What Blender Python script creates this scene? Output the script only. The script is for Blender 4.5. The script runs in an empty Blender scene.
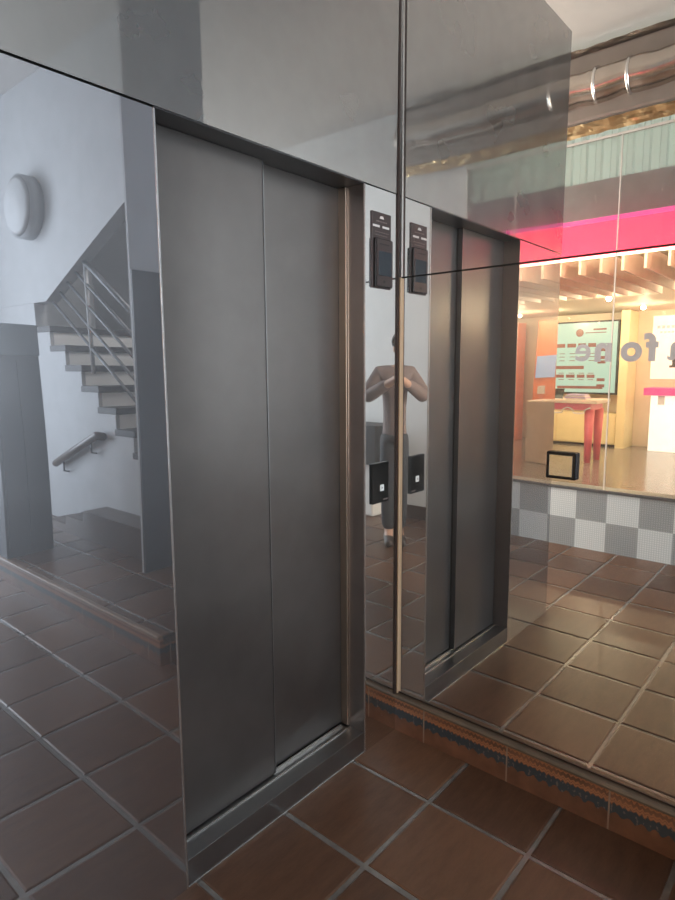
import bpy, bmesh, math, random
from mathutils import Vector, Matrix
random.seed(4)
S = bpy.context.scene
COL = S.collection

# ------------------------------------------------------------------ camera
F_PX, YAW, PITCH, ROLL = 605.0, 0.7143, -0.1349, -0.0061
CAM = Vector((-1.8637, -1.3208, 1.45))
fw = Vector((math.cos(YAW)*math.cos(PITCH), math.sin(YAW)*math.cos(PITCH), math.sin(PITCH)))
rt = Vector((math.sin(YAW), -math.cos(YAW), 0)); up = rt.cross(fw)
r2 = rt*math.cos(ROLL) + up*math.sin(ROLL); u2 = -rt*math.sin(ROLL) + up*math.cos(ROLL)
cd = bpy.data.cameras.new('camera'); cam = bpy.data.objects.new('camera', cd); COL.objects.link(cam)
m = Matrix((( r2.x, u2.x, -fw.x, CAM.x), (r2.y, u2.y, -fw.y, CAM.y), (r2.z, u2.z, -fw.z, CAM.z), (0, 0, 0, 1)))
cam.matrix_world = m
cd.sensor_width = 36; cd.sensor_fit = 'AUTO'; cd.lens = F_PX/900*36; cd.clip_start = 0.004; cd.clip_end = 200
S.camera = cam

# ------------------------------------------------------------------ world, lights, exposure
w = bpy.data.worlds.new('sky'); S.world = w; w.use_nodes = True
bg = w.node_tree.nodes['Background']; bg.inputs[0].default_value = (0.78, 0.88, 1.0, 1); bg.inputs[1].default_value = 1.3
S.view_settings.view_transform = 'Standard'; S.view_settings.look = 'None'
S.view_settings.exposure = 0.0; S.view_settings.gamma = 1.0; S.view_settings.use_curve_mapping = False

def area(name, loc, direction, sx, sy, power, color):
    l = bpy.data.lights.new(name, 'AREA'); l.shape = 'RECTANGLE'; l.size = sx; l.size_y = sy; l.energy = power; l.color = color
    o = bpy.data.objects.new(name, l); COL.objects.link(o); o.location = loc
    o.rotation_euler = Vector(direction).to_track_quat('-Z', 'Y').to_euler()
    return o
area('entrance_daylight', (-1.35, -6.4, 1.9), (0.0, 1, -0.05), 1.9, 3.2, 260, (0.8, 0.9, 1.0))
area('plenum_fill', (-4.0, 0.4, 3.06), (1, 0, 0), 3.6, 0.35, 30, (0.93, 1.0, 0.97))  # lamp added in the closed plenum to shine through the corrugated sheet
area('passage_fill', (-2.2, 2.9, 2.2), (0, -1, -0.1), 1.3, 2.8, 190, (1.0, 0.90, 0.78))  # added fill lamp that brightens the shop front side of the hall
for x, ys_, z_ in ((-3.5, (-0.9, 0.1, 1.1, 2.1), 2.70), (-6.9, (-3.4, -1.8, -0.2, 1.4, 3.0, 4.4), 2.36), (-8.6, (-3.4, -1.8, -0.2, 1.4, 3.0, 4.4), 2.36)):  # first row is added fill light, hidden behind the fascia
    for y in ys_:
        l = bpy.data.lights.new('shop_downlight_and_fill', 'POINT'); l.energy = 47; l.color = (1.0, 0.80, 0.54); l.shadow_soft_size = 0.03
        o = bpy.data.objects.new('shop_downlight_and_fill', l); COL.objects.link(o); o.location = (x, y, z_)
area('stairwell_fill', (1.15, -2.5, 3.5), (0, -0.5, -1), 0.6, 0.6, 30, (1.0, 0.96, 0.9))  # unseen lamp added to brighten the upper flight

# ------------------------------------------------------------------ materials
def nt(name):
    M = bpy.data.materials.new(name); M.use_nodes = True
    n = M.node_tree.nodes; l = M.node_tree.links
    return M, n, l, n['Principled BSDF'], n['Material Output']
def mat(name, col, rough=0.5, metal=0.0, emit=None, estr=0.0, var=0.08, scale=8.0, bump=0.0, bscale=60.0):
    M, n, l, b, out = nt(name)
    b.inputs['Roughness'].default_value = rough; b.inputs['Metallic'].default_value = metal
    tc = n.new('ShaderNodeTexCoord'); nz = n.new('ShaderNodeTexNoise'); nz.inputs['Scale'].default_value = scale; nz.inputs['Detail'].default_value = 4
    l.new(tc.outputs['Object'], nz.inputs['Vector'])
    rp = n.new('ShaderNodeValToRGB')
    rp.color_ramp.elements[0].position = 0.3; rp.color_ramp.elements[1].position = 0.7
    rp.color_ramp.elements[0].color = tuple(c*(1-var) for c in col) + (1,)
    rp.color_ramp.elements[1].color = tuple(min(1, c*(1+var)) for c in col) + (1,)
    l.new(nz.outputs['Fac'], rp.inputs['Fac']); l.new(rp.outputs['Color'], b.inputs['Base Color'])
    if bump:
        n2 = n.new('ShaderNodeTexNoise'); n2.inputs['Scale'].default_value = bscale; l.new(tc.outputs['Object'], n2.inputs['Vector'])
        bp = n.new('ShaderNodeBump'); bp.inputs['Strength'].default_value = bump; bp.inputs['Distance'].default_value = 0.004
        l.new(n2.outputs['Fac'], bp.inputs['Height']); l.new(bp.outputs['Normal'], b.inputs['Normal'])
    if emit:
        b.inputs['Emission Color'].default_value = tuple(emit) + (1,); b.inputs['Emission Strength'].default_value = estr
    return M

def steel(name, col, r_sharp, r_wide, fac, wave=0.0, wscale=1.3, graze=0.96):
    """polished sheet steel: a sharp mirror lobe, a wide lobe for smudges and grain, and a gently buckled sheet"""
    M, n, l, b, out = nt(name)
    n.remove(b)
    tc = n.new('ShaderNodeTexCoord')
    g1 = n.new('ShaderNodeBsdfAnisotropic'); g2 = n.new('ShaderNodeBsdfAnisotropic')
    g1.inputs['Roughness'].default_value = r_sharp; g2.inputs['Roughness'].default_value = r_wide
    lw = n.new('ShaderNodeLayerWeight'); lw.inputs['Blend'].default_value = 0.5
    pw = n.new('ShaderNodeMath'); pw.operation = 'POWER'; pw.inputs[1].default_value = 2.0; l.new(lw.outputs['Facing'], pw.inputs[0])
    cm = n.new('ShaderNodeMixRGB'); cm.inputs[1].default_value = tuple(col) + (1,); cm.inputs[2].default_value = (graze, graze*0.99, graze*0.98, 1)
    l.new(pw.outputs[0], cm.inputs[0])
    for g in (g1, g2): l.new(cm.outputs[0], g.inputs['Color'])
    mx = n.new('ShaderNodeMixShader')
    nz = n.new('ShaderNodeTexNoise'); nz.inputs['Scale'].default_value = 3.0; nz.inputs['Detail'].default_value = 5
    l.new(tc.outputs['Object'], nz.inputs['Vector'])
    mr = n.new('ShaderNodeMapRange'); mr.inputs['From Min'].default_value = 0.3; mr.inputs['From Max'].default_value = 0.7
    mr.inputs['To Min'].default_value = max(0, fac*0.8); mr.inputs['To Max'].default_value = min(1, fac*1.2)
    l.new(nz.outputs['Fac'], mr.inputs['Value']); l.new(mr.outputs['Result'], mx.inputs[0])
    l.new(g1.outputs[0], mx.inputs[1]); l.new(g2.outputs[0], mx.inputs[2]); l.new(mx.outputs[0], out.inputs['Surface'])
    if wave:
        n2 = n.new('ShaderNodeTexNoise'); n2.inputs['Scale'].default_value = wscale; n2.inputs['Detail'].default_value = 0.0
        l.new(tc.outputs['Object'], n2.inputs['Vector'])
        bp = n.new('ShaderNodeBump'); bp.inputs['Strength'].default_value = 1.0; bp.inputs['Distance'].default_value = wave
        l.new(n2.outputs['Fac'], bp.inputs['Height'])
        for g in (g1, g2): l.new(bp.outputs['Normal'], g.inputs['Normal'])
    return M

M_MIR = steel('polished_mirror', (0.90, 0.875, 0.84), 0.0, 0.25, 0.05)
M_LEFT = steel('smudged_polished_steel', (0.58, 0.58, 0.60), 0.010, 0.40, 0.19, wave=0.006, wscale=1.1)
M_STRIP = steel('polished_steel_strip', (0.80, 0.80, 0.79), 0.01, 0.3, 0.08)
M_UP = steel('brushed_steel_header', (0.46, 0.445, 0.42), 0.03, 0.34, 0.28, wave=0.005, wscale=1.0)
M_LEAF = steel('dull_brushed_steel', (0.195, 0.180, 0.170), 0.26, 0.5, 0.45, graze=0.26)
M_JAMB = steel('steel_with_brown_reflection', (0.44, 0.38, 0.35), 0.14, 0.4, 0.4, graze=0.46)  # brown of the reflected warm wall is put into the steel colour
M_TANPOST = steel('steel_with_tan_reflection', (0.46, 0.36, 0.28), 0.2, 0.4, 0.4, graze=0.48)  # tan reflection put into the base colour of the post
M_KICK = steel('kick_plate_steel', (0.31, 0.31, 0.31), 0.16, 0.4, 0.4, graze=0.40)
M_EDGE = mat('bright_steel_edge', (0.85, 0.84, 0.82), 0.25, 1.0)
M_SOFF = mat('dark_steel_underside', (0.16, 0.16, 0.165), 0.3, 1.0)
M_BLACK = mat('matt_black', (0.012, 0.012, 0.012), 0.6)
M_GLOSSB = mat('gloss_black', (0.01, 0.01, 0.01), 0.12)
M_TAN = mat('tan_metal_bead', (0.52, 0.37, 0.24), 0.35, 0.3)
M_DARKBEAD = mat('dark_brown_bead', (0.05, 0.035, 0.03), 0.35, 0.6)
M_WHITE = mat('white_paint', (0.78, 0.78, 0.76), 0.6, var=0.03)
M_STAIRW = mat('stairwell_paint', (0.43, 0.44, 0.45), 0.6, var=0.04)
M_GREYWALL = mat('grey_paint', (0.36, 0.37, 0.385), 0.6, var=0.04)
M_PALEGREY = mat('pale_grey_paint', (0.72, 0.73, 0.73), 0.55, var=0.03)
M_CEIL = mat('ceiling_paint', (0.52, 0.50, 0.48), 0.7, var=0.03)
M_DARKBLUE = mat('dark_blue_grey_paint', (0.035, 0.045, 0.06), 0.5)
M_DARKDOOR = mat('dark_slate_paint', (0.018, 0.020, 0.025), 0.5)
M_DARKTREAD = mat('dark_stone', (0.03, 0.028, 0.03), 0.6)
M_BROWNSTEP = mat('dark_brown_tile', (0.065, 0.04, 0.03), 0.4)
M_RAIL = mat('grey_rail_steel', (0.10, 0.105, 0.115), 0.4, 0.3)
M_WOODDARK = mat('dark_wood', (0.06, 0.04, 0.03), 0.4)
M_PLATE = mat('dark_bronze_plate', (0.055, 0.040, 0.038), 0.35, 0.3)
M_MARK = mat('pale_marking', (0.62, 0.58, 0.55), 0.5)
M_MARKDIM = mat('dim_marking', (0.17, 0.13, 0.12), 0.5)
M_SCREEN = mat('dark_display_glass', (0.015, 0.022, 0.03), 0.08)
M_BTN = mat('white_button', (0.72, 0.74, 0.72), 0.4)
M_FOIL = mat('crumpled_foil', (0.62, 0.56, 0.50), 0.22, 1.0, bump=0.9, bscale=9)
M_DUCTB = mat('dull_duct_metal', (0.30, 0.26, 0.235), 0.42, 0.7, bump=0.3, bscale=14)
M_FOILWARM = mat('foil_with_warm_light', (0.95, 0.70, 0.38), 0.3, 1.0, bump=0.9, bscale=22)  # gold tone is warm light put into the foil colour
def translucent(name, col):
    M, n, l, b, out = nt(name)
    b.inputs['Base Color'].default_value = tuple(col) + (1,); b.inputs['Roughness'].default_value = 0.4
    t = n.new('ShaderNodeBsdfTranslucent'); t.inputs[0].default_value = tuple(col) + (1,)
    mx = n.new('ShaderNodeMixShader'); mx.inputs[0].default_value = 0.5
    l.new(b.outputs[0], mx.inputs[1]); l.new(t.outputs[0], mx.inputs[2]); l.new(mx.outputs[0], out.inputs['Surface']); return M
M_CORR = translucent('white_corrugated_translucent_sheet', (0.82, 0.87, 0.85))
M_FASC = mat('grey_fascia', (0.66, 0.64, 0.68), 0.45)
M_PINK = mat('lit_pink_fascia', (0.8, 0.1, 0.2), 0.4, emit=(1.0, 0.042, 0.115), estr=2.0)
M_LED = mat('warm_led_strip', (1, 0.95, 0.8), 0.5, emit=(1.0, 0.86, 0.58), estr=8.0)
M_GLOWM = mat('magenta_glow_strip', (1, 0.3, 0.6), 0.5, emit=(1.0, 0.10, 0.50), estr=0.7)  # invented emitter, gives the pink band its magenta upper edge
M_FIN = mat('pale_wood_fin', (0.60, 0.46, 0.38), 0.5)
M_SHOPW = mat('warm_beige_wall', (0.70, 0.58, 0.44), 0.6, var=0.03)
M_SHOPF = mat('shop_floor_vinyl', (0.20, 0.175, 0.155), 0.16, var=0.15, scale=3)
M_SHOPC = mat('shop_ceiling_paint', (0.72, 0.64, 0.50), 0.6, var=0.03)
M_YELL = mat('pale_yellow_laminate', (0.80, 0.68, 0.40), 0.5, var=0.04)
M_PINKTOP = mat('glowing_pink_laminate', (0.85, 0.05, 0.25), 0.4, emit=(1.0, 0.06, 0.28), estr=0.35)  # worktop is no lamp, added emission only lifts its pink
M_EMITWHITE = mat('emissive_white_panel', (0.9, 0.9, 0.88), 0.4, emit=(1.0, 0.98, 0.93), estr=0.75)  # white front with emission set on the material
M_ORANGE = mat('orange_panel', (0.75, 0.20, 0.08), 0.5)
M_PINKLEG = mat('pink_lacquer', (0.70, 0.16, 0.20), 0.4)
M_TABLE = mat('pale_table_top', (0.66, 0.54, 0.42), 0.4)
M_CABLE = mat('pale_cable', (0.75, 0.72, 0.68), 0.5)
M_PURPLE = mat('lilac_paper', (0.42, 0.36, 0.55), 0.5)
M_TVBODY = mat('dark_tv_bezel', (0.03, 0.03, 0.035), 0.4)
M_TV = mat('lit_mint_screen', (0.10, 0.14, 0.13), 0.3, emit=(0.56, 0.86, 0.72), estr=0.72, var=0.02)
M_TVRED = mat('lit_brick_red_marks', (0.08, 0.03, 0.02), 0.3, emit=(0.36, 0.11, 0.08), estr=0.7)
M_TVBLUE = mat('lit_blue_screen', (0.2, 0.3, 0.5), 0.3, emit=(0.35, 0.48, 0.70), estr=0.8)
M_LETTER = mat('silver_grey_vinyl', (0.33, 0.34, 0.38), 0.4, emit=None)
M_POSTER = mat('emissive_poster', (0.85, 0.82, 0.72), 0.4, emit=(0.95, 0.92, 0.80), estr=0.55)  # poster board colour plus a weak emission
M_SIL = mat('pale_silicone_joint', (0.75, 0.70, 0.66), 0.4)
M_SKIN = mat('skin', (0.55, 0.34, 0.25), 0.5)
M_JACKET = mat('mauve_brown_cloth', (0.22, 0.165, 0.155), 0.8)
M_TROUS = mat('dark_navy_cloth', (0.03, 0.035, 0.045), 0.8)
M_BAG = mat('tan_leather', (0.62, 0.40, 0.22), 0.6)
M_HAIR = mat('dark_hair', (0.03, 0.022, 0.018), 0.6)
M_SHOE = mat('dark_shoe', (0.04, 0.03, 0.028), 0.5)

def glass(name):
    M, n, l, b, out = nt(name); n.remove(b)
    t = n.new('ShaderNodeBsdfTransparent'); t.inputs[0].default_value = (0.97, 0.985, 0.975, 1)
    g = n.new('ShaderNodeBsdfGlossy'); g.inputs['Roughness'].default_value = 0.0
    fr = n.new('ShaderNodeFresnel'); fr.inputs['IOR'].default_value = 1.45
    mx = n.new('ShaderNodeMixShader'); l.new(fr.outputs[0], mx.inputs[0]); l.new(t.outputs[0], mx.inputs[1]); l.new(g.outputs[0], mx.inputs[2])
    l.new(mx.outputs[0], out.inputs['Surface']); return M
M_GLASS = glass('clear_glass')

def tile_mat(name, p, c1, c2, rough):
    """fired clay: every tile its own shade, streaky grain"""
    M, n, l, b, out = nt(name)
    tc = n.new('ShaderNodeTexCoord')
    at = n.new('ShaderNodeAttribute'); at.attribute_name = 'tile_rand'; at.attribute_type = 'GEOMETRY'
    nz = n.new('ShaderNodeTexNoise'); nz.inputs['Scale'].default_value = 14; nz.inputs['Detail'].default_value = 8; nz.inputs['Roughness'].default_value = 0.7
    mp = n.new('ShaderNodeMapping'); mp.inputs['Scale'].default_value = (0.6, 2.2, 1)
    l.new(tc.outputs['Object'], mp.inputs['Vector']); l.new(mp.outputs[0], nz.inputs['Vector'])
    ad = n.new('ShaderNodeMath'); ad.operation = 'MULTIPLY_ADD'; ad.inputs[1].default_value = 0.35
    l.new(at.outputs['Fac'], ad.inputs[0]); 
    sc = n.new('ShaderNodeMath'); sc.operation = 'MULTIPLY'; sc.inputs[1].default_value = 0.8; l.new(nz.outputs['Fac'], sc.inputs[0])
    l.new(sc.outputs[0], ad.inputs[2])
    rp = n.new('ShaderNodeValToRGB'); rp.color_ramp.elements[0].position = 0.25; rp.color_ramp.elements[1].position = 0.8
    rp.color_ramp.elements[0].color = c1 + (1,); rp.color_ramp.elements[1].color = c2 + (1,)
    l.new(ad.outputs[0], rp.inputs['Fac']); l.new(rp.outputs['Color'], b.inputs['Base Color'])
    b.inputs['Roughness'].default_value = rough; b.inputs['Specular IOR Level'].default_value = 0.45
    bp = n.new('ShaderNodeBump'); bp.inputs['Strength'].default_value = 0.25; bp.inputs['Distance'].default_value = 0.002
    n2 = n.new('ShaderNodeTexNoise'); n2.inputs['Scale'].default_value = 45; n2.inputs['Detail'].default_value = 6
    l.new(mp.outputs[0], n2.inputs['Vector']); l.new(n2.outputs['Fac'], bp.inputs['Height']); l.new(bp.outputs['Normal'], b.inputs['Normal'])
    return M
M_TILE = tile_mat('terracotta_tile', 0.35, (0.042, 0.019, 0.011), (0.122, 0.060, 0.033), 0.34)
M_GROUT = mat('grey_grout', (0.115, 0.105, 0.095), 0.24, var=0.2, scale=25); M_GROUT.node_tree.nodes['Principled BSDF'].inputs['IOR'].default_value = 2.3

def frieze_mat(name, axis, off, zoff=0.0):
    """glazed terracotta border tile: blue wave band with a serrated edge, joints every 0.343 m"""
    M, n, l, b, out = nt(name)
    tc = n.new('ShaderNodeTexCoord'); sp = n.new('ShaderNodeSeparateXYZ'); l.new(tc.outputs['Object'], sp.inputs[0])
    def mth(op, a, bb=None, c=None):
        k = n.new('ShaderNodeMath'); k.operation = op
        for i, v in enumerate((a, bb, c)):
            if v is None: continue
            if isinstance(v, (int, float)): k.inputs[i].default_value = v
            else: l.new(v, k.inputs[i])
        return k.outputs[0]
    u = sp.outputs[axis]; z = sp.outputs['Z']
    if zoff: z = mth('SUBTRACT', z, zoff)
    nz = n.new('ShaderNodeTexNoise'); nz.inputs['Scale'].default_value = 70; l.new(tc.outputs['Object'], nz.inputs['Vector'])
    jit = mth('MULTIPLY', mth('SUBTRACT', nz.outputs['Fac'], 0.5), 0.016)
    saw = mth('PINGPONG', u, 0.008)                       # serration
    wav = mth('MULTIPLY', mth('SINE', mth('MULTIPLY', u, 2*math.pi/0.038)), 0.006)
    zt = mth('ADD', mth('SUBTRACT', z, mth('MULTIPLY', saw, 1.1)), jit)
    zb = mth('ADD', mth('ADD', z, wav), jit)
    band = mth('MULTIPLY', mth('LESS_THAN', zt, 0.090), mth('GREATER_THAN', zb, 0.062))
    z2 = mth('SUBTRACT', mth('PINGPONG', zt, 0.0145), 0.0100)
    line = mth('MULTIPLY', mth('LESS_THAN', mth('ABSOLUTE', z2), 0.0035), mth('GREATER_THAN', zt, 0.088))
    joint = mth('LESS_THAN', mth('ABSOLUTE', mth('SUBTRACT', mth('MODULO', mth('ADD', u, off + 34.3), 0.343), 0.1715)), 0.0028)
    n3 = n.new('ShaderNodeTexNoise'); n3.inputs['Scale'].default_value = 12; n3.inputs['Detail'].default_value = 6; l.new(tc.outputs['Object'], n3.inputs['Vector'])
    r = n.new('ShaderNodeValToRGB'); r.color_ramp.elements[0].position = 0.3; r.color_ramp.elements[1].position = 0.7
    r.color_ramp.elements[0].color = (0.075, 0.032, 0.018, 1); r.color_ramp.elements[1].color = (0.15, 0.066, 0.036, 1)
    l.new(n3.outputs['Fac'], r.inputs['Fac'])
    def mixc(fac, a, col):
        k = n.new('ShaderNodeMixRGB'); l.new(fac, k.inputs[0]); l.new(a, k.inputs[1]); k.inputs[2].default_value = col + (1,); return k.outputs[0]
    c = mixc(line, r.outputs['Color'], (0.24, 0.10, 0.045))
    c = mixc(band, c, (0.028, 0.036, 0.042))
    spk = mth('MULTIPLY', band, mth('GREATER_THAN', mth('ADD', nz.outputs['Fac'], mth('MULTIPLY', mth('SINE', mth('MULTIPLY', u, 2*math.pi/0.019)), 0.12)), 0.68))
    c = mixc(spk, c, (0.10, 0.085, 0.075)); c = mixc(joint, c, (0.20, 0.14, 0.10))
    l.new(c, b.inputs['Base Color']); b.inputs['Roughness'].default_value = 0.4
    return M
# ------------------------------------------------------------------ mesh helpers
class MB:
    def __init__(s): s.bm = bmesh.new()
    def box(s, x0, x1, y0, y1, z0, z1, bev=0.0):
        a = bmesh.ops.create_cube(s.bm, size=1.0); vs = a['verts']
        for v in vs:
            v.co.x = x0 if v.co.x < 0 else x1; v.co.y = y0 if v.co.y < 0 else y1; v.co.z = z0 if v.co.z < 0 else z1
        if bev:
            es = list({e for v in vs for e in v.link_edges})
            bmesh.ops.bevel(s.bm, geom=es, offset=bev, segments=2, affect='EDGES', profile=0.5)
        return s
    def tube(s, pts, r, seg=10, cap=True):
        pts = [Vector(p) for p in pts]; rings = []
        for i, p in enumerate(pts):
            t = (pts[min(i+1, len(pts)-1)] - pts[max(i-1, 0)]).normalized()
            a = t.cross(Vector((0, 0, 1)))
            if a.length < 1e-3: a = t.cross(Vector((1, 0, 0)))
            a.normalize(); bb = t.cross(a); rr = r[i] if isinstance(r, (list, tuple)) else r
            rings.append([s.bm.verts.new(p + (a*math.cos(2*math.pi*k/seg) + bb*math.sin(2*math.pi*k/seg))*rr) for k in range(seg)])
        for i in range(len(rings)-1):
            for k in range(seg): s.bm.faces.new((rings[i][k], rings[i][(k+1) % seg], rings[i+1][(k+1) % seg], rings[i+1][k]))
        if cap: s.bm.faces.new(rings[0][::-1]); s.bm.faces.new(rings[-1])
        return s
    def prism(s, poly, axis, a0, a1):
        def P(u, v, a): return {'x': (a, u, v), 'y': (u, a, v), 'z': (u, v, a)}[axis]
        A = [s.bm.verts.new(P(u, v, a0)) for u, v in poly]; B = [s.bm.verts.new(P(u, v, a1)) for u, v in poly]
        n = len(poly); s.bm.faces.new(A); s.bm.faces.new(B[::-1])
        for i in range(n): s.bm.faces.new((A[i], B[i], B[(i+1) % n], A[(i+1) % n]))
        return s
    def sphere(s, c, rx, ry, rz, seg=16):
        a = bmesh.ops.create_uvsphere(s.bm, u_segments=seg, v_segments=seg//2+2, radius=1)
        for v in a['verts']: v.co = Vector((c[0]+v.co.x*rx, c[1]+v.co.y*ry, c[2]+v.co.z*rz))
        return s
    def build(s, name, m, parent=None, smooth=False, origin=None):
        bmesh.ops.recalc_face_normals(s.bm, faces=s.bm.faces)
        me = bpy.data.meshes.new(name); s.bm.to_mesh(me); s.bm.free(); me.materials.append(m)
        o = bpy.data.objects.new(name, me); COL.objects.link(o)
        if smooth:
            for p in me.polygons: p.use_smooth = True
        if origin is not None:
            me.transform(Matrix.Translation(-Vector(origin))); o.location = origin
        if parent is not None:
            o.parent = parent
            o.location = Vector(o.location) - parent_world(parent)
        return o
def parent_world(p):
    v = Vector((0, 0, 0))
    while p is not None: v += Vector(p.location); p = p.parent
    return v
def tag(o, label=None, cat=None, group=None, kind=None):
    if label: o['label'] = label
    if cat: o['category'] = cat
    if group: o['group'] = group
    if kind: o['kind'] = kind
    return o
def thing(name, label, cat, loc, group=None):
    o = bpy.data.objects.new(name, None); COL.objects.link(o); o.location = loc; o.empty_display_size = 0.1
    return tag(o, label, cat, group)
def st(o, label=None, cat=None):
    o['kind'] = 'structure'
    if label: o['label'] = label
    if cat: o['category'] = cat
    return o

# ------------------------------------------------------------------ dimensions fitted to the photograph
EL, ER, AEND, SA, SB, RI, ATOP = -0.993, -0.194, -1.5215, 2.062, 1.775, 0.156, 3.19
TP, TOX, TOY = 0.3477, -0.261, -0.328
HDR_LEAN = 0.006                 # the header sheet leans a little into the hall
STRIP_DY = -0.0026                # the narrow strip is buckled slightly out of plane
MX = 0.013                       # mirror plane of the right wall
SX = -2.96                       # shop front plane
CZ = 3.75

# ------------------------------------------------------------------ floor of bevelled tiles
def tiled(name, x0, x1, y0, y1, z, p=TP, ox=TOX, oy=TOY, gap=0.0165, clip=None, thick=0.06, skip=None):
    bm = bmesh.new(); lay = None
    a = bmesh.ops.create_cube(bm, size=1.0)
    for v in a['verts']:
        v.co = Vector((x0 if v.co.x < 0 else x1, y0 if v.co.y < 0 else y1, z-thick if v.co.z < 0 else z-0.0035))
    ng = len(bm.faces)
    rnd = []
    i0 = math.floor((x0-ox)/p); i1 = math.ceil((x1-ox)/p); j0 = math.floor((y0-oy)/p); j1 = math.ceil((y1-oy)/p)
    h = gap/2; bv = 0.006
    for i in range(i0, i1):
        for j in range(j0, j1):
            if skip and skip(ox+(i+0.5)*p, oy+(j+0.5)*p): continue
            ax, bx = max(x0, ox+i*p+h), min(x1, ox+(i+1)*p-h); ay, by = max(y0, oy+j*p+h), min(y1, oy+(j+1)*p-h)
            if bx-ax < 0.02 or by-ay < 0.02: continue
            dx, dy = random.uniform(-.0015, .0015), random.uniform(-.0015, .0015)
            dz = random.uniform(-.0006, .0006)
            lo = [bm.verts.new((X+dx, Y+dy, z-0.0045)) for X, Y in ((ax, ay), (bx, ay), (bx, by), (ax, by))]
            mi = [bm.verts.new((X+dx, Y+dy, z-0.002+dz)) for X, Y in ((ax, ay), (bx, ay), (bx, by), (ax, by))]
            hi = [bm.verts.new((X+dx, Y+dy, z+dz)) for X, Y in ((ax+bv, ay+bv), (bx-bv, ay+bv), (bx-bv, by-bv), (ax+bv, by-bv))]
            fs = [bm.faces.new(hi)]
            for A, B in ((lo, mi), (mi, hi)):
                for k in range(4): fs.append(bm.faces.new((A[k], A[(k+1) % 4], B[(k+1) % 4], B[k])))
            rv = random.random()
            for f in fs: f.material_index = 1; rnd.append(rv)
    me = bpy.data.meshes.new(name); bm.to_mesh(me); nf = len(bm.faces); bm.free()
    me.materials.append(M_GROUT); me.materials.append(M_TILE)
    at = me.attributes.new('tile_rand', 'FLOAT', 'FACE')
    vals = [0.5]*ng + rnd
    at.data.foreach_set('value', vals)
    o = bpy.data.objects.new(name, me); COL.objects.link(o); return st(o)
st(tiled('floor', SX, 0.2, -6.4, 2.6, 0.0), 'brown terracotta floor tiles with wide grey joints', 'floor')

# ------------------------------------------------------------------ wall with the lift (plane y = 0)
wl = MB().box(-1.50, 0.24, 0.2, 1.9, 0, CZ).build('wall_left', M_CEIL); st(wl, 'wall clad in polished steel sheets around the lift door', 'wall')
st(MB().box(AEND, EL-0.004, 0.0, 0.198, 0.0, SA-0.001, 0.001).build('wall_left', M_LEFT))['label'] = 'smudged steel sheet left of the lift door'
st(MB().prism([(ER+0.004, 0.0), (MX, STRIP_DY), (MX, 0.198), (ER+0.004, 0.198)], 'z', 0.0, SA-0.001).build('wall_left', M_STRIP))['label'] = 'narrow mirror-bright steel strip right of the lift door'
st(MB().prism([(-0.003, SA+0.003), (-0.003-HDR_LEAN, ATOP), (0.198, ATOP), (0.198, SA+0.003)], 'x', AEND, MX).build('wall_left', M_UP))['label'] = 'wide brushed steel header sheet above the lift door'
st(MB().box(AEND, -1.502, 0.2, 1.9, 0.0, ATOP).build('wall_left', M_STRIP))['label'] = 'steel sheet around the end of the lift wall'

lift = thing('elevator', 'closed grey steel lift door with two sliding leaves in the steel wall', 'elevator', (-0.5935, 0.0, 0.0))
LY, RY = 0.080, 0.104
MB().box(EL, -0.580, LY, LY+0.03, 0.088, SA, 0.0015).build('door_leaf', M_LEAF, lift)['label'] = 'left door leaf standing forward of the other'
MB().box(-0.600, ER-0.012, RY, RY+0.03, 0.088, SA, 0.0015).build('door_leaf', M_LEAF, lift)['label'] = 'right door leaf set further back'
MB().box(ER-0.004, ER+0.004, 0.0, 0.16, 0.0, SA).build('jamb', M_JAMB, lift)['label'] = 'right jamb'
MB().box(EL-0.004, EL, 0.0, 0.16, 0.0, SA).build('jamb', M_JAMB, lift)['label'] = 'left jamb'
MB().box(ER-0.016, ER-0.004, 0.070, 0.103, 0.088, SA-0.001, 0.002).build('door_post', M_TANPOST, lift)
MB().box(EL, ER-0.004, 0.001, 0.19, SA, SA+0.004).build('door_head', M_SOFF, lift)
MB().box(EL, ER-0.004, 0.0, 0.19, 0.004, 0.084, 0.001).build('kick_plate', M_KICK, lift)
MB().box(EL, ER-0.004, 0.0, 0.19, 0.0, 0.004).box(EL, ER-0.004, -0.002, 0.003, 0.0, 0.005).build('sill_edge', M_EDGE, lift)
MB().box(-0.580, ER-0.030, 0.088, 0.094, 0.084, 0.092).box(EL, ER-0.03, 0.060, 0.064, 0.084, 0.0875).build('door_track', M_EDGE, lift)
MB().box(EL-0.0035, EL-0.0005, -0.003, 0.001, 0.0, SA-0.003).build('edge_strip', M_EDGE, lift)
MB().box(ER+0.0005, ER+0.0035, -0.003, 0.001, 0.0, SA-0.003).build('edge_strip', M_EDGE, lift)
MB().box(-0.5815, -0.578, LY-0.003, LY+0.02, 0.09, SA-0.003).build('leaf_edge', M_KICK, lift)

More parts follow.
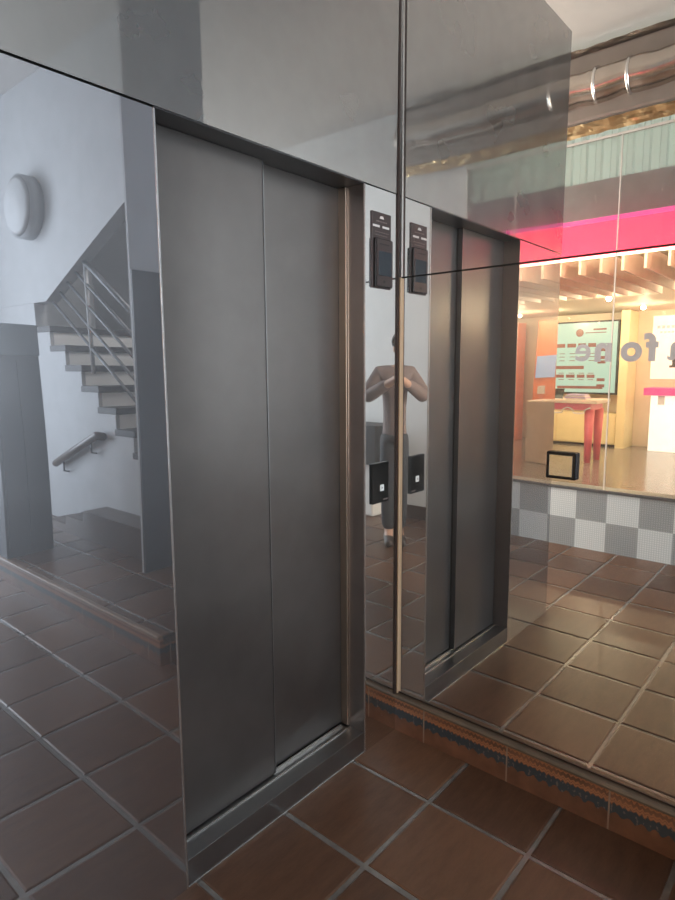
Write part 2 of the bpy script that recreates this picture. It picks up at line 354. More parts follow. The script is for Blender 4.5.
# floor indicator plate
ip = thing('floor_indicator', 'dark bronze plate with a protruding black display high beside the lift door', 'indicator panel', (-0.105, 0.0, 1.727))
MB().box(-0.158, -0.050, -0.006, 0.0, 1.726, 1.982, 0.001).build('back_plate', M_PLATE, ip)
hs = MB().box(-0.151, -0.055, -0.016, -0.006, 1.730, 1.893, 0.001).build('display_housing', M_GLOSSB, ip)
MB().box(-0.146, -0.056, -0.018, -0.016, 1.733, 1.890).build('housing_face', M_PLATE, hs)
MB().box(-0.138, -0.063, -0.0195, -0.018, 1.768, 1.850, 0.0004).build('display', M_SCREEN, hs)
for cx in (-0.137, -0.082): MB().box(cx-0.019, cx+0.019, -0.0072, -0.006, 1.931, 1.938).build('printed_bar', M_MARK, ip)
MB().prism([(-0.118, 1.961), (-0.093, 1.961), (-0.099, 1.970), (-0.112, 1.970)], 'y', -0.0072, -0.006).build('emblem', M_MARK, ip)
for x0, n_, dx, z0, z1 in ((-0.136, 7, 0.009, 1.949, 1.953), (-0.142, 8, 0.010, 1.914, 1.917), (-0.140, 7, 0.010, 1.904, 1.9065)):
    q_ = MB()
    for k in range(n_): q_.box(x0+k*dx, x0+k*dx+0.006, -0.0070, -0.006, z0, z1)
    tag(q_.build('printed_lettering', M_MARKDIM, ip), kind='stuff')
MB().box(-0.132, -0.078, -0.0185, -0.018, 1.872, 1.876).build('slot', M_BLACK, hs)
MB().tube([(-0.105, -0.018, 1.748), (-0.105, -0.0192, 1.748)], 0.005, 12).build('key_switch', M_BLACK, hs)

# call button plate
cb = thing('call_button', 'black lift call plate with one small white square button', 'call button', (-0.112, 0.0, 0.955))
cp_ = MB().box(-0.158, -0.060, -0.009, 0.0, 0.956, 1.106, 0.002).build('back_plate', M_GLOSSB, cb)
bt_ = MB().box(-0.115, -0.093, -0.012, -0.009, 1.000, 1.024, 0.001).build('button', M_BTN, cp_)
q_ = MB()
for k in range(5): q_.box(-0.094+k*0.006, -0.090+k*0.006, -0.0094, -0.009, 0.964, 0.969)
tag(q_.build('printed_lettering', M_MARKDIM, cb), kind='stuff')
MB().prism([(-0.108, 1.006), (-0.100, 1.012), (-0.108, 1.018)], 'y', -0.0123, -0.012).build('button_symbol', M_MARKDIM, cp_)

# ------------------------------------------------------------------ mirror wall (plane x = MX)
BEND = -1.149
wr = MB().box(0.022, 0.24, BEND, 0.2, 0.0, CZ).build('wall_right', M_BLACK); st(wr, 'mirror-clad wall at right angles to the lift', 'wall')
MB().box(MX, 0.022, BEND, -0.010, RI+0.004, SB-0.003).build('mirror_panel', M_MIR, wr)['label'] = 'lower mirror sheet above the tiled plinth'
MB().box(MX, 0.022, BEND, -0.010, SB+0.003, CZ-0.002).build('mirror_panel', M_MIR, wr)['label'] = 'upper mirror sheet'
M_FRB = frieze_mat('blue_wave_border_tile', 'Y', 0.482 + 0.1715)
M_FRX = frieze_mat('blue_wave_border_tile_side', 'X', 0.1)
st(MB().box(0.0, 0.022, BEND, 0.0, 0.0, RI-0.018).build('baseboard_right', M_FRB), 'terracotta plinth tiles with a serrated blue band under the mirror', 'plinth')
M_NOSE = mat('brown_nosing_tile', (0.085, 0.058, 0.036), 0.65, var=0.25)
nb = MB(); nb.prism([(0.022, RI-0.018), (-0.006, RI-0.018), (-0.012, RI-0.012), (-0.012, RI-0.006), (-0.006, RI), (0.022, RI)], 'y', BEND, 0.0)
st(nb.build('trim_1', M_NOSE), 'rounded brown tile nosing along the plinth', 'trim')
st(MB().box(0.002, 0.0125, -0.012, 0.003, RI+0.003, SB).build('trim_2', M_TAN), 'tan metal bead up the lower wall corner', 'trim')
st(MB().box(0.008, 0.0125, -0.011, -0.004, SB, CZ).build('trim_11', M_EDGE), 'thin bright bead up the upper wall corner', 'trim')
st(MB().box(-0.010, 0.002, -0.0075, 0.003, RI+0.003, CZ).build('trim_3', M_DARKBEAD), 'dark bead up the wall corner', 'trim')
st(MB().box(0.0105, 0.013, BEND, -0.010, RI+0.003, RI+0.008).build('trim_4', M_DARKBEAD), 'thin dark bead along the mirror foot', 'trim')

dv = thing('door_release_button', 'small square black-framed button with a shiny plate on the mirror', 'button', (MX, -0.6275, 1.103))
MB().box(MX-0.017, MX, -0.675, -0.580, 1.101, 1.187, 0.005).build('frame', M_GLOSSB, dv)
MB().box(MX-0.0195, MX-0.017, -0.664, -0.591, 1.111, 1.177, 0.001).build('press_plate', M_STRIP, dv)

# ------------------------------------------------------------------ shop front opposite the mirror
def slab(name, m, *a): return MB().box(*a)
YS0, YS1 = -1.42, 2.6
def checker_mat():
    M, n, l, b, out = nt('checkered_perforated_panel')
    tc = n.new('ShaderNodeTexCoord'); sp = n.new('ShaderNodeSeparateXYZ'); l.new(tc.outputs['Object'], sp.inputs[0])
    mp = n.new('ShaderNodeCombineXYZ')
    a1 = n.new('ShaderNodeMath'); a1.operation = 'ADD'; a1.inputs[1].default_value = 23.5*1.0 + 0.12; l.new(sp.outputs['Y'], a1.inputs[0])
    l.new(a1.outputs[0], mp.inputs[0]); l.new(sp.outputs['Z'], mp.inputs[1])
    ck = n.new('ShaderNodeTexChecker'); ck.inputs['Scale'].default_value = 1/0.235
    ck.inputs['Color1'].default_value = (0.72, 0.78, 0.81, 1); ck.inputs['Color2'].default_value = (0.36, 0.39, 0.41, 1)
    l.new(mp.outputs[0], ck.inputs['Vector'])
    br = n.new('ShaderNodeTexBrick'); br.offset = 0.0; br.inputs['Scale'].default_value = 60; br.inputs['Mortar Size'].default_value = 0.25
    br.inputs['Color1'].default_value = br.inputs['Color2'].default_value = (1, 1, 1, 1); br.inputs['Mortar'].default_value = (0.72, 0.74, 0.76, 1)
    br.inputs['Brick Width'].default_value = 1.0; br.inputs['Row Height'].default_value = 1.0
    l.new(mp.outputs[0], br.inputs['Vector'])
    mx = n.new('ShaderNodeMixRGB'); mx.blend_type = 'MULTIPLY'; mx.inputs[0].default_value = 1
    l.new(ck.outputs['Color'], mx.inputs[1]); l.new(br.outputs['Color'], mx.inputs[2]); l.new(mx.outputs[0], b.inputs['Base Color'])
    b.inputs['Roughness'].default_value = 0.4
    return M
M_CHECK = checker_mat()
wb = MB().box(SX-0.12, SX, YS0, YS1, 0.0, 0.47).build('wall_back', M_CHECK); st(wb, 'low grey and white checkered base of the shop front', 'wall')
MB().box(SX-0.14, SX+0.012, YS0, YS1, 0.47, 0.495, 0.003).build('cap', M_RAIL, wb)
win = bpy.data.objects.new('window_1', None); COL.objects.link(win); win.location = (SX, 0.6, 0.495); st(win, 'full-height frameless glass shop front', 'window')
ys = [YS0, -0.955, 0.148, 1.25, YS1]
for a, c in zip(ys[:-1], ys[1:]):
    MB().box(SX-0.022, SX-0.012, a+0.003, c-0.003, 0.495, 3.11).build('pane', M_GLASS, win)
for a in ys[1:-1]:
    MB().box(SX-0.023, SX-0.009, a-0.004, a+0.004, 0.495, 3.11).build('joint', M_SIL, win)
MB().box(SX-0.03, SX, YS0, YS1, 3.11, 3.125).build('top_rail', M_SIL, win)
# fascia behind the glass
fc = MB()
yy = YS0
prof = []
while yy < YS1:
    prof += [(SX-0.12, yy), (SX-0.12, yy+0.05), (SX-0.10, yy+0.062), (SX-0.10, yy+0.10), (SX-0.12, yy+0.112)]; yy += 0.112
fc.prism(prof + [(a-0.003, b) for a, b in reversed(prof)], 'z', 2.845, 3.30)
wf = fc.build('wall_fascia', M_CORR); st(wf, 'white corrugated sheet above the shop ceiling', 'wall')
st(MB().box(SX-0.15, SX-0.09, YS0, YS1, 2.575, 2.845).build('trim_5', M_FASC), 'grey fascia board behind the glass', 'trim')
st(MB().box(SX-0.15, SX-0.12, YS0, YS1, 2.295, 2.545).build('trim_6', M_PINK), 'glowing pink-red fascia band', 'trim')
st(MB().box(SX-0.12, SX-0.10, YS0, YS1, 2.545, 2.575).build('trim_7', M_GLOWM), 'added glow strip tinting the top of the pink band magenta', 'trim')
st(MB().box(SX-0.15, SX-0.11, YS0, YS1, 2.283, 2.295).build('trim_8', M_LED), 'warm light strip under the pink band', 'trim')

# sign letters on the glass
sg = thing('shop_sign', 'silver grey lettering on the shop glass, seen reversed in the mirror', 'sign', (SX-0.008, 0.0, 1.45))
def letter(ch, yc, zb, size, m, parent, thick=0.003, x=SX-0.009, bold=0.011):
    cu = bpy.data.curves.new('letter', 'FONT'); cu.body = ch; cu.size = size; cu.extrude = thick; cu.offset = bold; cu.align_x = 'CENTER'
    tmp = bpy.data.objects.new('letter_tmp', cu); COL.objects.link(tmp)
    me = bpy.data.meshes.new_from_object(tmp.evaluated_get(bpy.context.evaluated_depsgraph_get()))
    bpy.data.objects.remove(tmp); bpy.data.curves.remove(cu)
    me.transform(Matrix(((0, 0, 1, x), (1, 0, 0, yc), (0, 1, 0, zb), (0, 0, 0, 1))))
    me.materials.clear(); me.materials.append(m)
    o = bpy.data.objects.new('letter', me); COL.objects.link(o); o.parent = parent
    me.transform(Matrix.Translation(-parent_world(parent))); return o
for ch, yc in zip('afone', (-0.295, -0.135, 0.005, 0.205, 0.355)):
    letter(ch, yc, 1.495, 0.265, M_LETTER, sg, bold=0.004 if ch in 'ea' else 0.011)

# ------------------------------------------------------------------ duct above the shop front
du = thing('duct', 'foil-wrapped air duct hanging above the shop front', 'duct', (-2.75, 0.5, 3.2))
MB().box(-2.95, -2.80, -2.0, 2.6, 3.20, 3.66, 0.02).build('duct_casing', M_DUCTB, du)
tb = MB().tube([(-2.80, y*0.1, 3.42 + 0.006*math.sin(y*1.7)) for y in range(-20, 27)], [0.115+0.006*math.sin(k*2.3) for k in range(47)], 20)
tb.build('pipe', M_FOIL, du, True)
for yb in (-0.62, 0.06, 0.28, 0.50, 1.2): MB().tube([(-2.80, yb-0.008, 3.42), (-2.80, yb+0.008, 3.42)], 0.126, 22).build('strap', M_EDGE, du, True)
bm_ = MB()
import mathutils.noise as mn
for (z0, z1, x0, x1, nm, mm) in ((3.135, 3.20, -2.90, -2.83, 'foil_skirt', M_FOILWARM), (3.655, 3.69, -2.86, -2.78, 'foil_edge', M_FOIL)):
    bm_ = MB(); N = 160; g = []
    for i in range(N+1):
        y = -2.0 + 4.6*i/N
        g.append([bm_.bm.verts.new((x0 + (x1-x0)*k/4 + 0.012*mn.noise(Vector((y*9, k*1.7, z0))), y, z0 + (z1-z0)*k/4 + 0.010*mn.noise(Vector((y*11, k*2.1, 7))))) for k in range(5)])
    for i in range(N):
        for k in range(4): bm_.bm.faces.new((g[i][k], g[i+1][k], g[i+1][k+1], g[i][k+1]))
    o_ = bm_.build(nm, mm, du); md = o_.modifiers.new('thickness', 'SOLIDIFY'); md.thickness = 0.002

# ------------------------------------------------------------------ shop interior
SB_X = -10.0
st(MB().box(SB_X-0.6, SX-0.12, -4.6, 5.2, -0.06, 0.0).build('floor_shop', M_SHOPF), 'shiny grey-brown shop floor', 'floor')
st(MB().box(SB_X-0.1, SB_X, -4.6, 5.2, 0.0, 2.845).build('wall_far', M_SHOPW), 'warm beige rear wall of the shop', 'wall')
st(MB().box(SB_X, SX-0.16, 5.1, 5.2, 0.0, CZ).build('wall_shop_side', M_SHOPW), 'beige side wall of the shop', 'wall')
st(MB().box(SB_X, SX-0.16, -4.6, -4.5, 0.0, CZ).build('wall_shop_end', M_SHOPW), 'beige end wall of the shop', 'wall')
st(MB().box(SB_X, SX-0.16, -4.5, 5.1, 2.80, 2.845).build('ceiling_shop', M_SHOPC), 'shop ceiling', 'ceiling')
st(MB().box(-9.99, -6.15, -4.5, 5.1, 2.42, 2.47).build('ceiling_dropped', M_SHOPC), 'lowered cream ceiling at the back of the shop', 'ceiling')
st(MB().box(-6.15, -6.10, -4.5, 5.1, 2.40, 2.44).build('trim_9', M_LED), 'warm cove light along the lowered ceiling', 'trim')
for k in range(34):
    y = -2.6 + k*0.185
    tag(MB().box(-6.05, -3.9, y, y+0.022, 2.285, 2.47).build('ceiling_fin', M_FIN), 'pale wood fin hanging in the row under the shop ceiling', 'ceiling fin', 'wood fins under the shop ceiling')

tv = thing('television', 'large wall screen with a mint green tariff table', 'television', (-9.97, 2.6, 0.95))
MB().box(-9.99, -9.62, 2.03, 3.25, 0.94, 2.27, 0.01).build('casing', M_TVBODY, tv)
tvs = MB().box(-9.62, -9.612, 2.06, 3.22, 0.975, 2.24).build('screen', M_TV, tv)
b_ = MB()
def bar(y0, y1, z0, z1): b_.box(-9.612, -9.609, y0, y1, z0, z1)
for zz, hh in ((1.80, 0.07), (1.24, 0.06)):
    for y0, y1 in ((2.98, 3.15), (2.78, 2.94), (2.60, 2.74), (2.42, 2.56)): bar(y0, y1, zz, zz+hh)
for zz in (1.72, 1.58, 1.50, 1.18, 1.07): bar(2.24, 2.38, zz, zz+0.055)
bar(2.62, 3.15, 1.40, 1.46); bar(2.27, 3.10, 0.98+0.06, 1.09); 
for zz in (1.68, 1.62, 1.55, 1.32, 1.20):
    for y0 in (2.98, 2.79, 2.61, 2.44): bar(y0, y0+0.10, zz, zz+0.012)
bar(2.25, 2.48, 2.10, 2.13); bar(2.25, 2.62, 2.05, 2.065)
tag(b_.build('tariff_marking', M_TVRED, tvs), kind='stuff')
MB().tube([(-9.612, 2.72, 2.06), (-9.607, 2.72, 2.06)], 0.07, 18).build('round_emblem', M_TVRED, tvs)

cbn = thing('cabinet', 'pale yellow low cabinet under the tariff screen', 'cabinet', (-9.7, 2.6, 0))
MB().box(-9.98, -9.55, 1.98, 3.6, 0.04, 0.60, 0.004).build('body', M_YELL, cbn)
for y0 in (1.99, 2.53, 3.07): MB().box(-9.55, -9.535, y0, y0+0.52, 0.06, 0.58, 0.003).build('door', M_YELL, cbn)
MB().box(-9.95, -9.57, 2.0, 3.58, 0.0, 0.04).build('plinth', M_DARKTREAD, cbn)
MB().box(-9.98, -9.45, 1.82, 1.96, 0.0, 2.41).build('wall_pier', M_YELL); st(bpy.data.objects['wall_pier'], 'cream pier beside the tariff screen', 'wall')

ct = thing('counter', 'white service counter with a hot pink top', 'counter', (-9.5, 0.6, 0))
MB().box(-9.9, -9.45, -0.6, 1.42, 0.0, 0.95, 0.004).build('front', M_EMITWHITE, ct)
MB().box(-9.92, -9.38, -0.7, 1.52, 0.955, 1.08, 0.004).build('worktop', M_PINKTOP, ct)
MB().box(-9.445, -9.425, 1.20, 1.30, 0.80, 0.95).build('bracket', M_FASC, ct)
ps = thing('poster', 'cream poster with a dark device behind the pink counter', 'poster', (-9.99, 0.9, 1.2))
MB().box(-9.995, -9.975, 0.2, 1.58, 1.22, 2.32).build('board', M_POSTER, ps)
b_ = MB()
b_.box(-9.975, -9.972, 0.75, 1.28, 1.42, 1.46); b_.box(-9.975, -9.972, 0.8, 1.24, 1.46, 1.82); b_.build('printed_device', M_TVBODY, ps)
b_ = MB()
for k in range(6): b_.box(-9.975, -9.972, 1.46-k*0.075, 1.51-k*0.075, 2.10, 2.15)
b_.build('printed_heading', M_FASC, ps); b_ = MB()
for k in range(4): b_.box(-9.975, -9.972, 1.42-k*0.06, 1.46-k*0.06, 2.02, 2.05)
b_.build('printed_lettering', M_FASC, ps)

tbl = thing('display_table', 'high display table on pink legs inside the shop', 'table', (-7.45, 2.6, 0))
MB().box(-7.95, -7.30, 1.62, 3.7, 0.90, 0.955, 0.006).build('table_top', M_TABLE, tbl)
MB().box(-7.9, -7.36, 1.72, 3.6, 0.80, 0.90).build('apron', M_PINKLEG, tbl)
for y in (1.76, 3.5):
    for x in (-7.44, -7.86): MB().tube([(x, y, 0), (x, y, 0.81)], [0.045, 0.075], 14).build('leg', M_PINKLEG, tbl, True)
b_ = MB(); pts = []
for k in range(60): 
    a = k/59*6*math.pi; pts.append((-7.345, 1.72 + 1.0*k/59 + 0.03*math.sin(2*a), 0.86 - 0.09*abs(math.sin(a/2)) - 0.02))
tag(MB().tube(pts, 0.012, 6).build('cable', M_CABLE, None, True), 'pale cable hanging in loops along the display table edge', 'cable')
for k, (y, lab) in enumerate(((2.25, 'dark tablet on a stand at the middle of the display table'), (2.95, 'dark tablet on a stand at the far end of the display table'))):
    t_ = thing('tablet', lab, 'tablet', (-7.5, y, 0.955), 'tablets on the display table')
    MB().prism([(-7.46, 0.96), (-7.45, 0.96), (-7.52, 1.11), (-7.53, 1.11)], 'y', y-0.07, y+0.07).build('screen', M_SCREEN, t_)
    MB().box(-7.56, -7.42, y-0.05, y+0.05, 0.955, 0.963).build('stand', M_MARK, t_)
for k in range(4):
    tag(MB().box(-7.62+0.01*k, -7.40+0.006*k, 1.80+0.012*k, 2.14-0.015*k, 0.955+0.02*k, 0.974+0.02*k).build('brochure', M_PURPLE if k % 2 else M_MARK),
        ['bottom pale brochure in the pile on the display table', 'lilac brochure second from the bottom of the pile', 'pale brochure third from the bottom of the pile', 'lilac brochure on top of the pile'][k], 'brochure', 'brochures on the display table')
for yy0, lab in ((-3.15, 'orange display column nearest the middle of the shop'), (-3.95, 'orange display column with a blue screen by the end wall')):
    oc = thing('display_column', lab, 'display column', (-9.4, yy0, 0), 'orange display columns')
    MB().box(-9.6, -9.2, yy0-0.22, yy0+0.22, 0, 2.3, 0.01).build('body', M_ORANGE, oc)
    MB().box(-9.2, -9.17, yy0-0.18, yy0+0.18, 1.25, 1.65).build('screen', M_TVBLUE, oc)
    MB().box(-9.2, -9.18, yy0-0.12, yy0+0.02, 0.95, 1.1).build('notice', M_MARK, oc)
tag(MB().box(-7.4, -6.9, -2.5, -1.6, 0.0, 0.95, 0.02).build('side_counter', M_TABLE), 'pale wooden counter near the end of the shop', 'counter')

# ------------------------------------------------------------------ rest of the hall
wo = MB().box(SX-0.14, SX, -6.4, YS0, 0.0, CZ).build('wall_opposite', M_PALEGREY); st(wo, 'pale grey wall beside the shop front', 'wall')
st(MB().box(SX, SX+0.012, -6.4, YS0, 0.0, 0.13).build('baseboard_back', M_BROWNSTEP), 'dark tile baseboard of the pale grey wall', 'baseboard')
st(MB().box(-4.4, 1.9, -6.5, 2.6, CZ, CZ+0.1).build('ceiling', M_CEIL), 'pale grey ceiling', 'ceiling')
st(MB().box(-4.5, -4.4, -4.5, 5.1, 2.845, CZ).build('wall_bulkhead', M_CEIL), 'wall closing the space above the shop ceiling', 'wall')
bn = thing('cupboard', 'dark low cupboard on a white base against the pale grey wall', 'cupboard', (-2.8, -2.5, 0))
MB().box(-2.94, -2.60, -2.95, -2.22, 0.52, 0.90, 0.006).build('body', M_DARKDOOR, bn)
MB().box(-2.92, -2.64, -2.90, -2.28, 0.0, 0.52, 0.02).build('base', M_WHITE, bn)

# raised landing
PX, PY = -0.33, -1.15
pl = tiled('floor_landing', PX+0.02, 1.8, -5.6, PY, RI, thick=0.05); st(pl, 'raised tiled landing in front of the stairs', 'floor')
M_FR2 = frieze_mat('landing_border_tile', 'Y', 0.05)
st(MB().box(PX, PX+0.02, -5.6, PY, 0.0, RI-0.02).build('baseboard_landing', M_FR2), 'terracotta riser of the landing with a blue band', 'riser')
st(MB().box(PX+0.02, 0.0, PY-0.02, PY, 0.0, RI-0.02).build('baseboard_end', M_FRX), 'end riser of the landing', 'riser')
st(MB().box(PX-0.010, PX+0.02, -5.6, PY, RI-0.02, RI+0.001, 0.006).build('trim_10', mat('pale_nosing', (0.17, 0.11, 0.07), 0.35, var=0.15)), 'nosing of the landing step', 'trim')
st(MB().box(PX+0.02, 1.8, -5.6, PY-0.02, 0.0, RI-0.05).build('floor_base', M_BROWNSTEP), 'solid base under the landing', 'floor')
st(MB().box(0.125, 1.8, -2.05, -2.03, RI, CZ).build('wall_partition', M_GREYWALL), 'grey partition wall on the landing', 'wall')
dr = thing('door_1', 'dark slate door in the grey partition on the landing', 'door', (0.9, -2.02, RI)); dr['kind'] = 'structure'
MB().box(0.125, 1.62, -2.03, -2.012, RI, 2.04).build('door_leaf', M_DARKDOOR, dr)
MB().box(1.45, 1.48, -2.012, -1.96, 1.05, 1.20, 0.005).build('handle', M_EDGE, dr)
st(MB().box(1.72, 1.8, -5.6, PY, RI, CZ).build('wall_stairwell', M_GREYWALL), 'grey wall behind the stairs', 'wall')
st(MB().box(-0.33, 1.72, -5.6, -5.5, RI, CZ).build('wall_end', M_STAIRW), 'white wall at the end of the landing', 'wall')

# stairs
XS = 0.45
steps = [(-2.41 - 0.24*k, 0.85 + 0.162*k) for k in range(7)]         # front edge y, tread top z
poly = []
for y, z in reversed(steps): poly += [(y-0.24, z-0.05), (y, z-0.05)]
poly += [(-2.12, 0.69), (-2.12, RI), (steps[-1][0]-0.24, RI)]
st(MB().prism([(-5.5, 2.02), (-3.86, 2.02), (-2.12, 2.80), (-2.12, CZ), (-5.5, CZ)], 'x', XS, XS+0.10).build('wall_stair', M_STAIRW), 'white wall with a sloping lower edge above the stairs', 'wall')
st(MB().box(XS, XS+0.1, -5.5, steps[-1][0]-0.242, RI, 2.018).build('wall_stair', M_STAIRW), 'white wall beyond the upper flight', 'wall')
sc_ = thing('staircase', 'upper flight of stairs with dark treads and pale risers', 'stairs', (1.0, -3.0, 0.8))
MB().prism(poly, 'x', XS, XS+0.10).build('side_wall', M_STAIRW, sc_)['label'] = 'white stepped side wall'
for y, z in steps:
    MB().box(XS-0.004, 1.70, y-0.26, y+0.02, z-0.05, z, 0.004).build('tread', M_DARKTREAD, sc_)
    MB().box(XS+0.03, 1.70, y-0.002, y+0.004, z-0.162, z-0.05).build('riser', M_WHITE, sc_)
rl = thing('stair_railing', 'grey railing of five sloping bars along the upper flight', 'railing', (XS+0.05, -3.0, 1.0))
sl = 0.162/0.24
for k in range(5):
    h_ = 0.20 + 0.16*k
    y0, y1 = -2.2, -3.84
    MB().tube([(XS+0.05, y0, 0.85 + (-2.41-y0)*sl + h_), (XS+0.05, y1, 0.85 + (-2.41-y1)*sl + h_)], 0.012 if k < 4 else 0.02, 8).build('bar', M_RAIL, rl, True)
for y in (-2.55, -3.27): MB().tube([(XS+0.05, y, 0.85 + (-2.41-y)*sl), (XS+0.05, y, 0.85 + (-2.41-y)*sl + 0.86)], 0.016, 8).build('post', M_STAIRW, rl, True)
lf = thing('lower_steps', 'dark brown first steps of the lower flight against the white wall', 'steps', (0.3, -3.0, RI))
for (y0, z1) in ((-3.70, RI+0.07), (-3.40, RI+0.14), (-3.10, RI+0.22)):
    MB().box(0.25, XS-0.002, y0, -2.12 if z1 > 0.36 else y0+0.30, RI, z1).build('step', M_BROWNSTEP, lf)
hr = thing('handrail', 'dark wooden handrail sloping up the white stair wall', 'handrail', (0.40, -3.5, 0.6))
MB().tube([(0.40, -3.85, 0.66), (0.40, -3.45, 0.82), (0.40, -3.10, 0.955), (0.41, -3.02, 0.95)], 0.032, 10).build('grip', M_WOODDARK, hr, True)
for y, z in ((-3.7, 0.70), (-3.2, 0.90)): MB().tube([(0.40, y, z), (0.40, y, z-0.09), (XS-0.006, y, z-0.10)], 0.008, 6).build('bracket', M_RAIL, hr, True)
lm = thing('wall_lamp', 'round white lamp high on the white stair wall', 'lamp', (XS, -4.0, 2.77))
MB().tube([(XS, -4.0, 2.77), (XS-0.10, -4.0, 2.77)], 0.25, 32).build('rim', M_GREYWALL, lm, True)
MB().tube([(XS-0.10, -4.0, 2.77), (XS-0.125, -4.0, 2.77)], [0.235, 0.20], 32).build('shade', M_STAIRW, lm, True)
lk = thing('metal_cabinet', 'dark blue-grey metal cabinet at the far edge of the landing', 'cabinet', (-0.16, -3.2, RI))
MB().box(-0.32, 0.0, -3.5, -3.05, RI, 1.55, 0.004).build('body', M_DARKBLUE, lk)
MB().box(-0.325, 0.005, -3.5, -3.04, 1.55, 1.76, 0.004).build('header', mat('blue_grey_paint', (0.10, 0.125, 0.155), 0.4), lk)
MB().box(-0.30, -0.17, -3.05, -3.042, RI+0.05, 1.52).box(-0.155, -0.02, -3.05, -3.042, RI+0.05, 1.52).build('door', M_DARKBLUE, lk)

# ------------------------------------------------------------------ the person taking the picture, behind the camera
ROOT = Vector((-2.134, -1.555, 0.0)); RZ = YAW - math.pi/2
def skin(name, nodes, edges, m, parent, root=0, sub=2, extra=None):
    me = bpy.data.meshes.new(name); me.from_pydata([n[0] for n in nodes], edges, [])
    o = bpy.data.objects.new(name, me); COL.objects.link(o); o.parent = parent
    o.modifiers.new('skin', 'SKIN'); sd = o.modifiers.new('smooth', 'SUBSURF'); sd.levels = sub; sd.render_levels = sub
    o.modifiers['skin'].use_smooth_shade = True
    for i, n in enumerate(nodes):
        r = n[1]; me.skin_vertices[0].data[i].radius = r if isinstance(r, tuple) else (r, r)
    me.skin_vertices[0].data[root].use_root = True
    bpy.context.view_layer.update()
    me2 = bpy.data.meshes.new_from_object(o.evaluated_get(bpy.context.evaluated_depsgraph_get()))
    o.modifiers.clear(); o.data = me2; me2.materials.clear(); me2.materials.append(m)
    for p in me2.polygons: p.use_smooth = True
    if extra:
        bm = bmesh.new(); bm.from_mesh(me2); extra(bm); bm.to_mesh(me2); bm.free()
    return o
pr = thing('person', 'standing person in a mauve-brown jacket and dark trousers photographing with a phone', 'person', ROOT); pr.rotation_euler = (0, 0, RZ)
bod = [((0, 0, .93), (.135, .10)), ((0, 0, 1.08), (.125, .09)), ((0, 0.01, 1.25), (.155, .10)), ((0, 0, 1.40), (.13, .08)), ((0, 0.02, 1.47), .052), ((0, 0.035, 1.53), .055),
       ((0, 0.045, 1.58), (.072, .085)), ((0, 0.03, 1.65), (.075, .095)), ((0, 0.02, 1.70), (.05, .07)),
       ((.10, 0, .88), .088), ((.105, .02, .50), .058), ((.11, -.01, .10), .040), ((.115, .10, .035), .036), ((.12, .16, .03), .026),
       ((-.10, 0, .88), .088), ((-.105, .02, .50), .058), ((-.11, -.01, .10), .040), ((-.115, .10, .035), .036), ((-.12, .16, .03), .026),
       ((.19, 0, 1.40), .055), ((.31, .06, 1.21), .042), ((.085, .285, 1.36), .030), ((.06, .33, 1.38), (.022, .034)),
       ((-.19, 0, 1.40), .055), ((-.31, .06, 1.21), .042), ((-.085, .285, 1.36), .030), ((-.06, .33, 1.38), (.022, .034))]
edg = [(0, 1), (1, 2), (2, 3), (3, 4), (4, 5), (5, 6), (6, 7), (7, 8), (0, 9), (9, 10), (10, 11), (11, 12), (12, 13), (0, 14), (14, 15), (15, 16), (16, 17), (17, 18),
       (3, 19), (19, 20), (20, 21), (21, 22), (3, 23), (23, 24), (24, 25), (25, 26)]
def face(bm):
    def sph(c, r, seg=10):
        a = bmesh.ops.create_uvsphere(bm, u_segments=seg, v_segments=8, radius=1)
        for v in a['verts']: v.co = Vector((c[0]+v.co.x*r[0], c[1]+v.co.y*r[1], c[2]+v.co.z*r[2]))
    sph((0, .135, 1.585), (.014, .022, .028))                          # nose
    for s in (-1, 1):
        sph((s*.031, .112, 1.618), (.014, .010, .009)); sph((s*.078, .03, 1.60), (.010, .020, .032))
    sph((0, .118, 1.543), (.026, .012, .010))
    for s in (-1, 1):                                                   # four fingers and a thumb around each long side of the phone
        for k in range(4):
            z = 1.400 - k*0.019; L = (.040, .046, .043, .034)[k]
            P = [Vector((s*.062, .330, z-.004)), Vector((s*.047, .343, z)), Vector((s*.040, .3475, z)), Vector((s*(.040-.012), .3490, z))]
            P = [Vector((s*.066, .315, z-.006)), Vector((s*.052, .326, z)), Vector((s*.0445, .334, z)), Vector((s*.0440, .339, z))]
            rr = [.0085, .008, .0072, .006]; rings = []
            for i, p in enumerate(P):
                t = (P[min(i+1, 3)] - P[max(i-1, 0)]).normalized(); a = t.cross(Vector((0, 0, 1))).normalized(); b = t.cross(a)
                rings.append([bm.verts.new(p + (a*math.cos(2*math.pi*q/8) + b*math.sin(2*math.pi*q/8))*rr[i]) for q in range(8)])
            for i in range(3):
                for q in range(8): bm.faces.new((rings[i][q], rings[i][(q+1) % 8], rings[i+1][(q+1) % 8], rings[i+1][q]))
            bm.faces.new(rings[-1])
        P = [Vector((s*.060, .305, 1.365)), Vector((s*.042, .312, 1.385)), Vector((s*.026, .3175, 1.40))]
        rings = []
        for i, p in enumerate(P):
            t = (P[min(i+1, 2)] - P[max(i-1, 0)]).normalized(); a = t.cross(Vector((0, 1, 0))).normalized(); b = t.cross(a)
            rings.append([bm.verts.new(p + (a*math.cos(2*math.pi*q/8) + b*math.sin(2*math.pi*q/8))*(.0105, .009, .007)[i]) for q in range(8)])
        for i in range(2):
            for q in range(8): bm.faces.new((rings[i][q], rings[i][(q+1) % 8], rings[i+1][(q+1) % 8], rings[i+1][q]))
        bm.faces.new(rings[-1])
    bmesh.ops.recalc_face_normals(bm, faces=bm.faces)
skin('body', bod, edg, M_SKIN, pr, 0, 2, face)
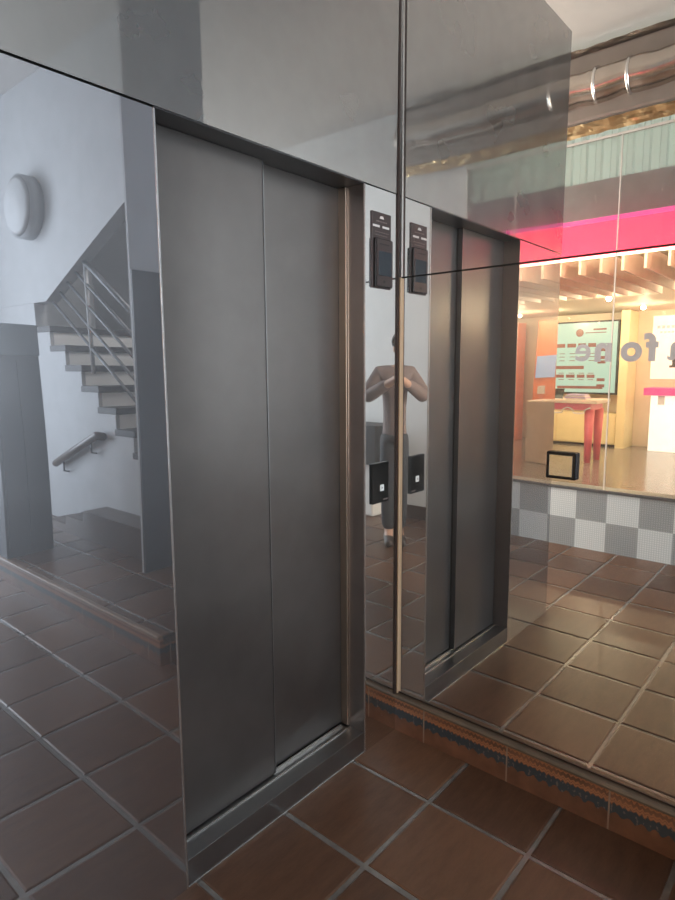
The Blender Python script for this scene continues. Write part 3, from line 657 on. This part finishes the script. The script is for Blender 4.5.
jk = [((0, 0, .72), (.215, .15)), ((0, 0, 1.0), (.165, .12)), ((0, .01, 1.25), (.185, .125)), ((0, 0, 1.40), (.15, .10)), ((0, .015, 1.455), (.075, .07)),
      ((.19, 0, 1.40), .075), ((.315, .06, 1.20), .062), ((.13, .235, 1.335), .044), ((-.19, 0, 1.40), .075), ((-.315, .06, 1.20), .062), ((-.13, .235, 1.335), .044)]
skin('jacket', jk, [(0, 1), (1, 2), (2, 3), (3, 4), (3, 5), (5, 6), (6, 7), (3, 8), (8, 9), (9, 10)], M_JACKET, pr)
tr = [((0, 0, .95), (.15, .115)), ((.10, 0, .86), .105), ((.106, .02, .50), .080), ((.11, -.01, .10), .066), ((-.10, 0, .86), .105), ((-.106, .02, .50), .080), ((-.11, -.01, .10), .066)]
skin('trousers', tr, [(0, 1), (1, 2), (2, 3), (0, 4), (4, 5), (5, 6)], M_TROUS, pr)
for s in (-1, 1):
    skin('shoe', [((s*.11, -.06, .048), .048), ((s*.113, .04, .048), .046), ((s*.118, .13, .040), .040), ((s*.12, .19, .034), .032)], [(0, 1), (1, 2), (2, 3)], M_SHOE, pr)
hm = MB().sphere((0, .005, 1.655), .098, .112, .092, 20)
bmesh.ops.delete(hm.bm, geom=[v for v in hm.bm.verts if v.co.y > .07 and v.co.z < 1.69], context='VERTS')
ho = hm.build('hair', M_HAIR, None, True); ho.parent = pr
md = ho.modifiers.new('thickness', 'SOLIDIFY'); md.thickness = 0.012
Rm = Matrix.Translation(ROOT) @ Matrix.Rotation(RZ, 4, 'Z')
def world_of(o): o.data.transform(Rm); return o
ph = thing('phone', 'black phone held up in both hands of the person', 'phone', Rm @ Vector((0, .333, 1.385))); ph.rotation_euler = (0, 0, RZ)
o_ = MB().box(-.037, .037, -.004, .004, -.075, .078, 0.003).build('case', M_GLOSSB, None); o_.parent = ph
o_ = MB().box(-.034, .034, -.0046, -.004, -.071, .074).build('screen', M_SCREEN, None); o_.parent = ph
o_ = MB().box(-.016, .016, .004, .006, .048, .072, 0.002).build('lens_bump', M_GLOSSB, None); o_.parent = ph
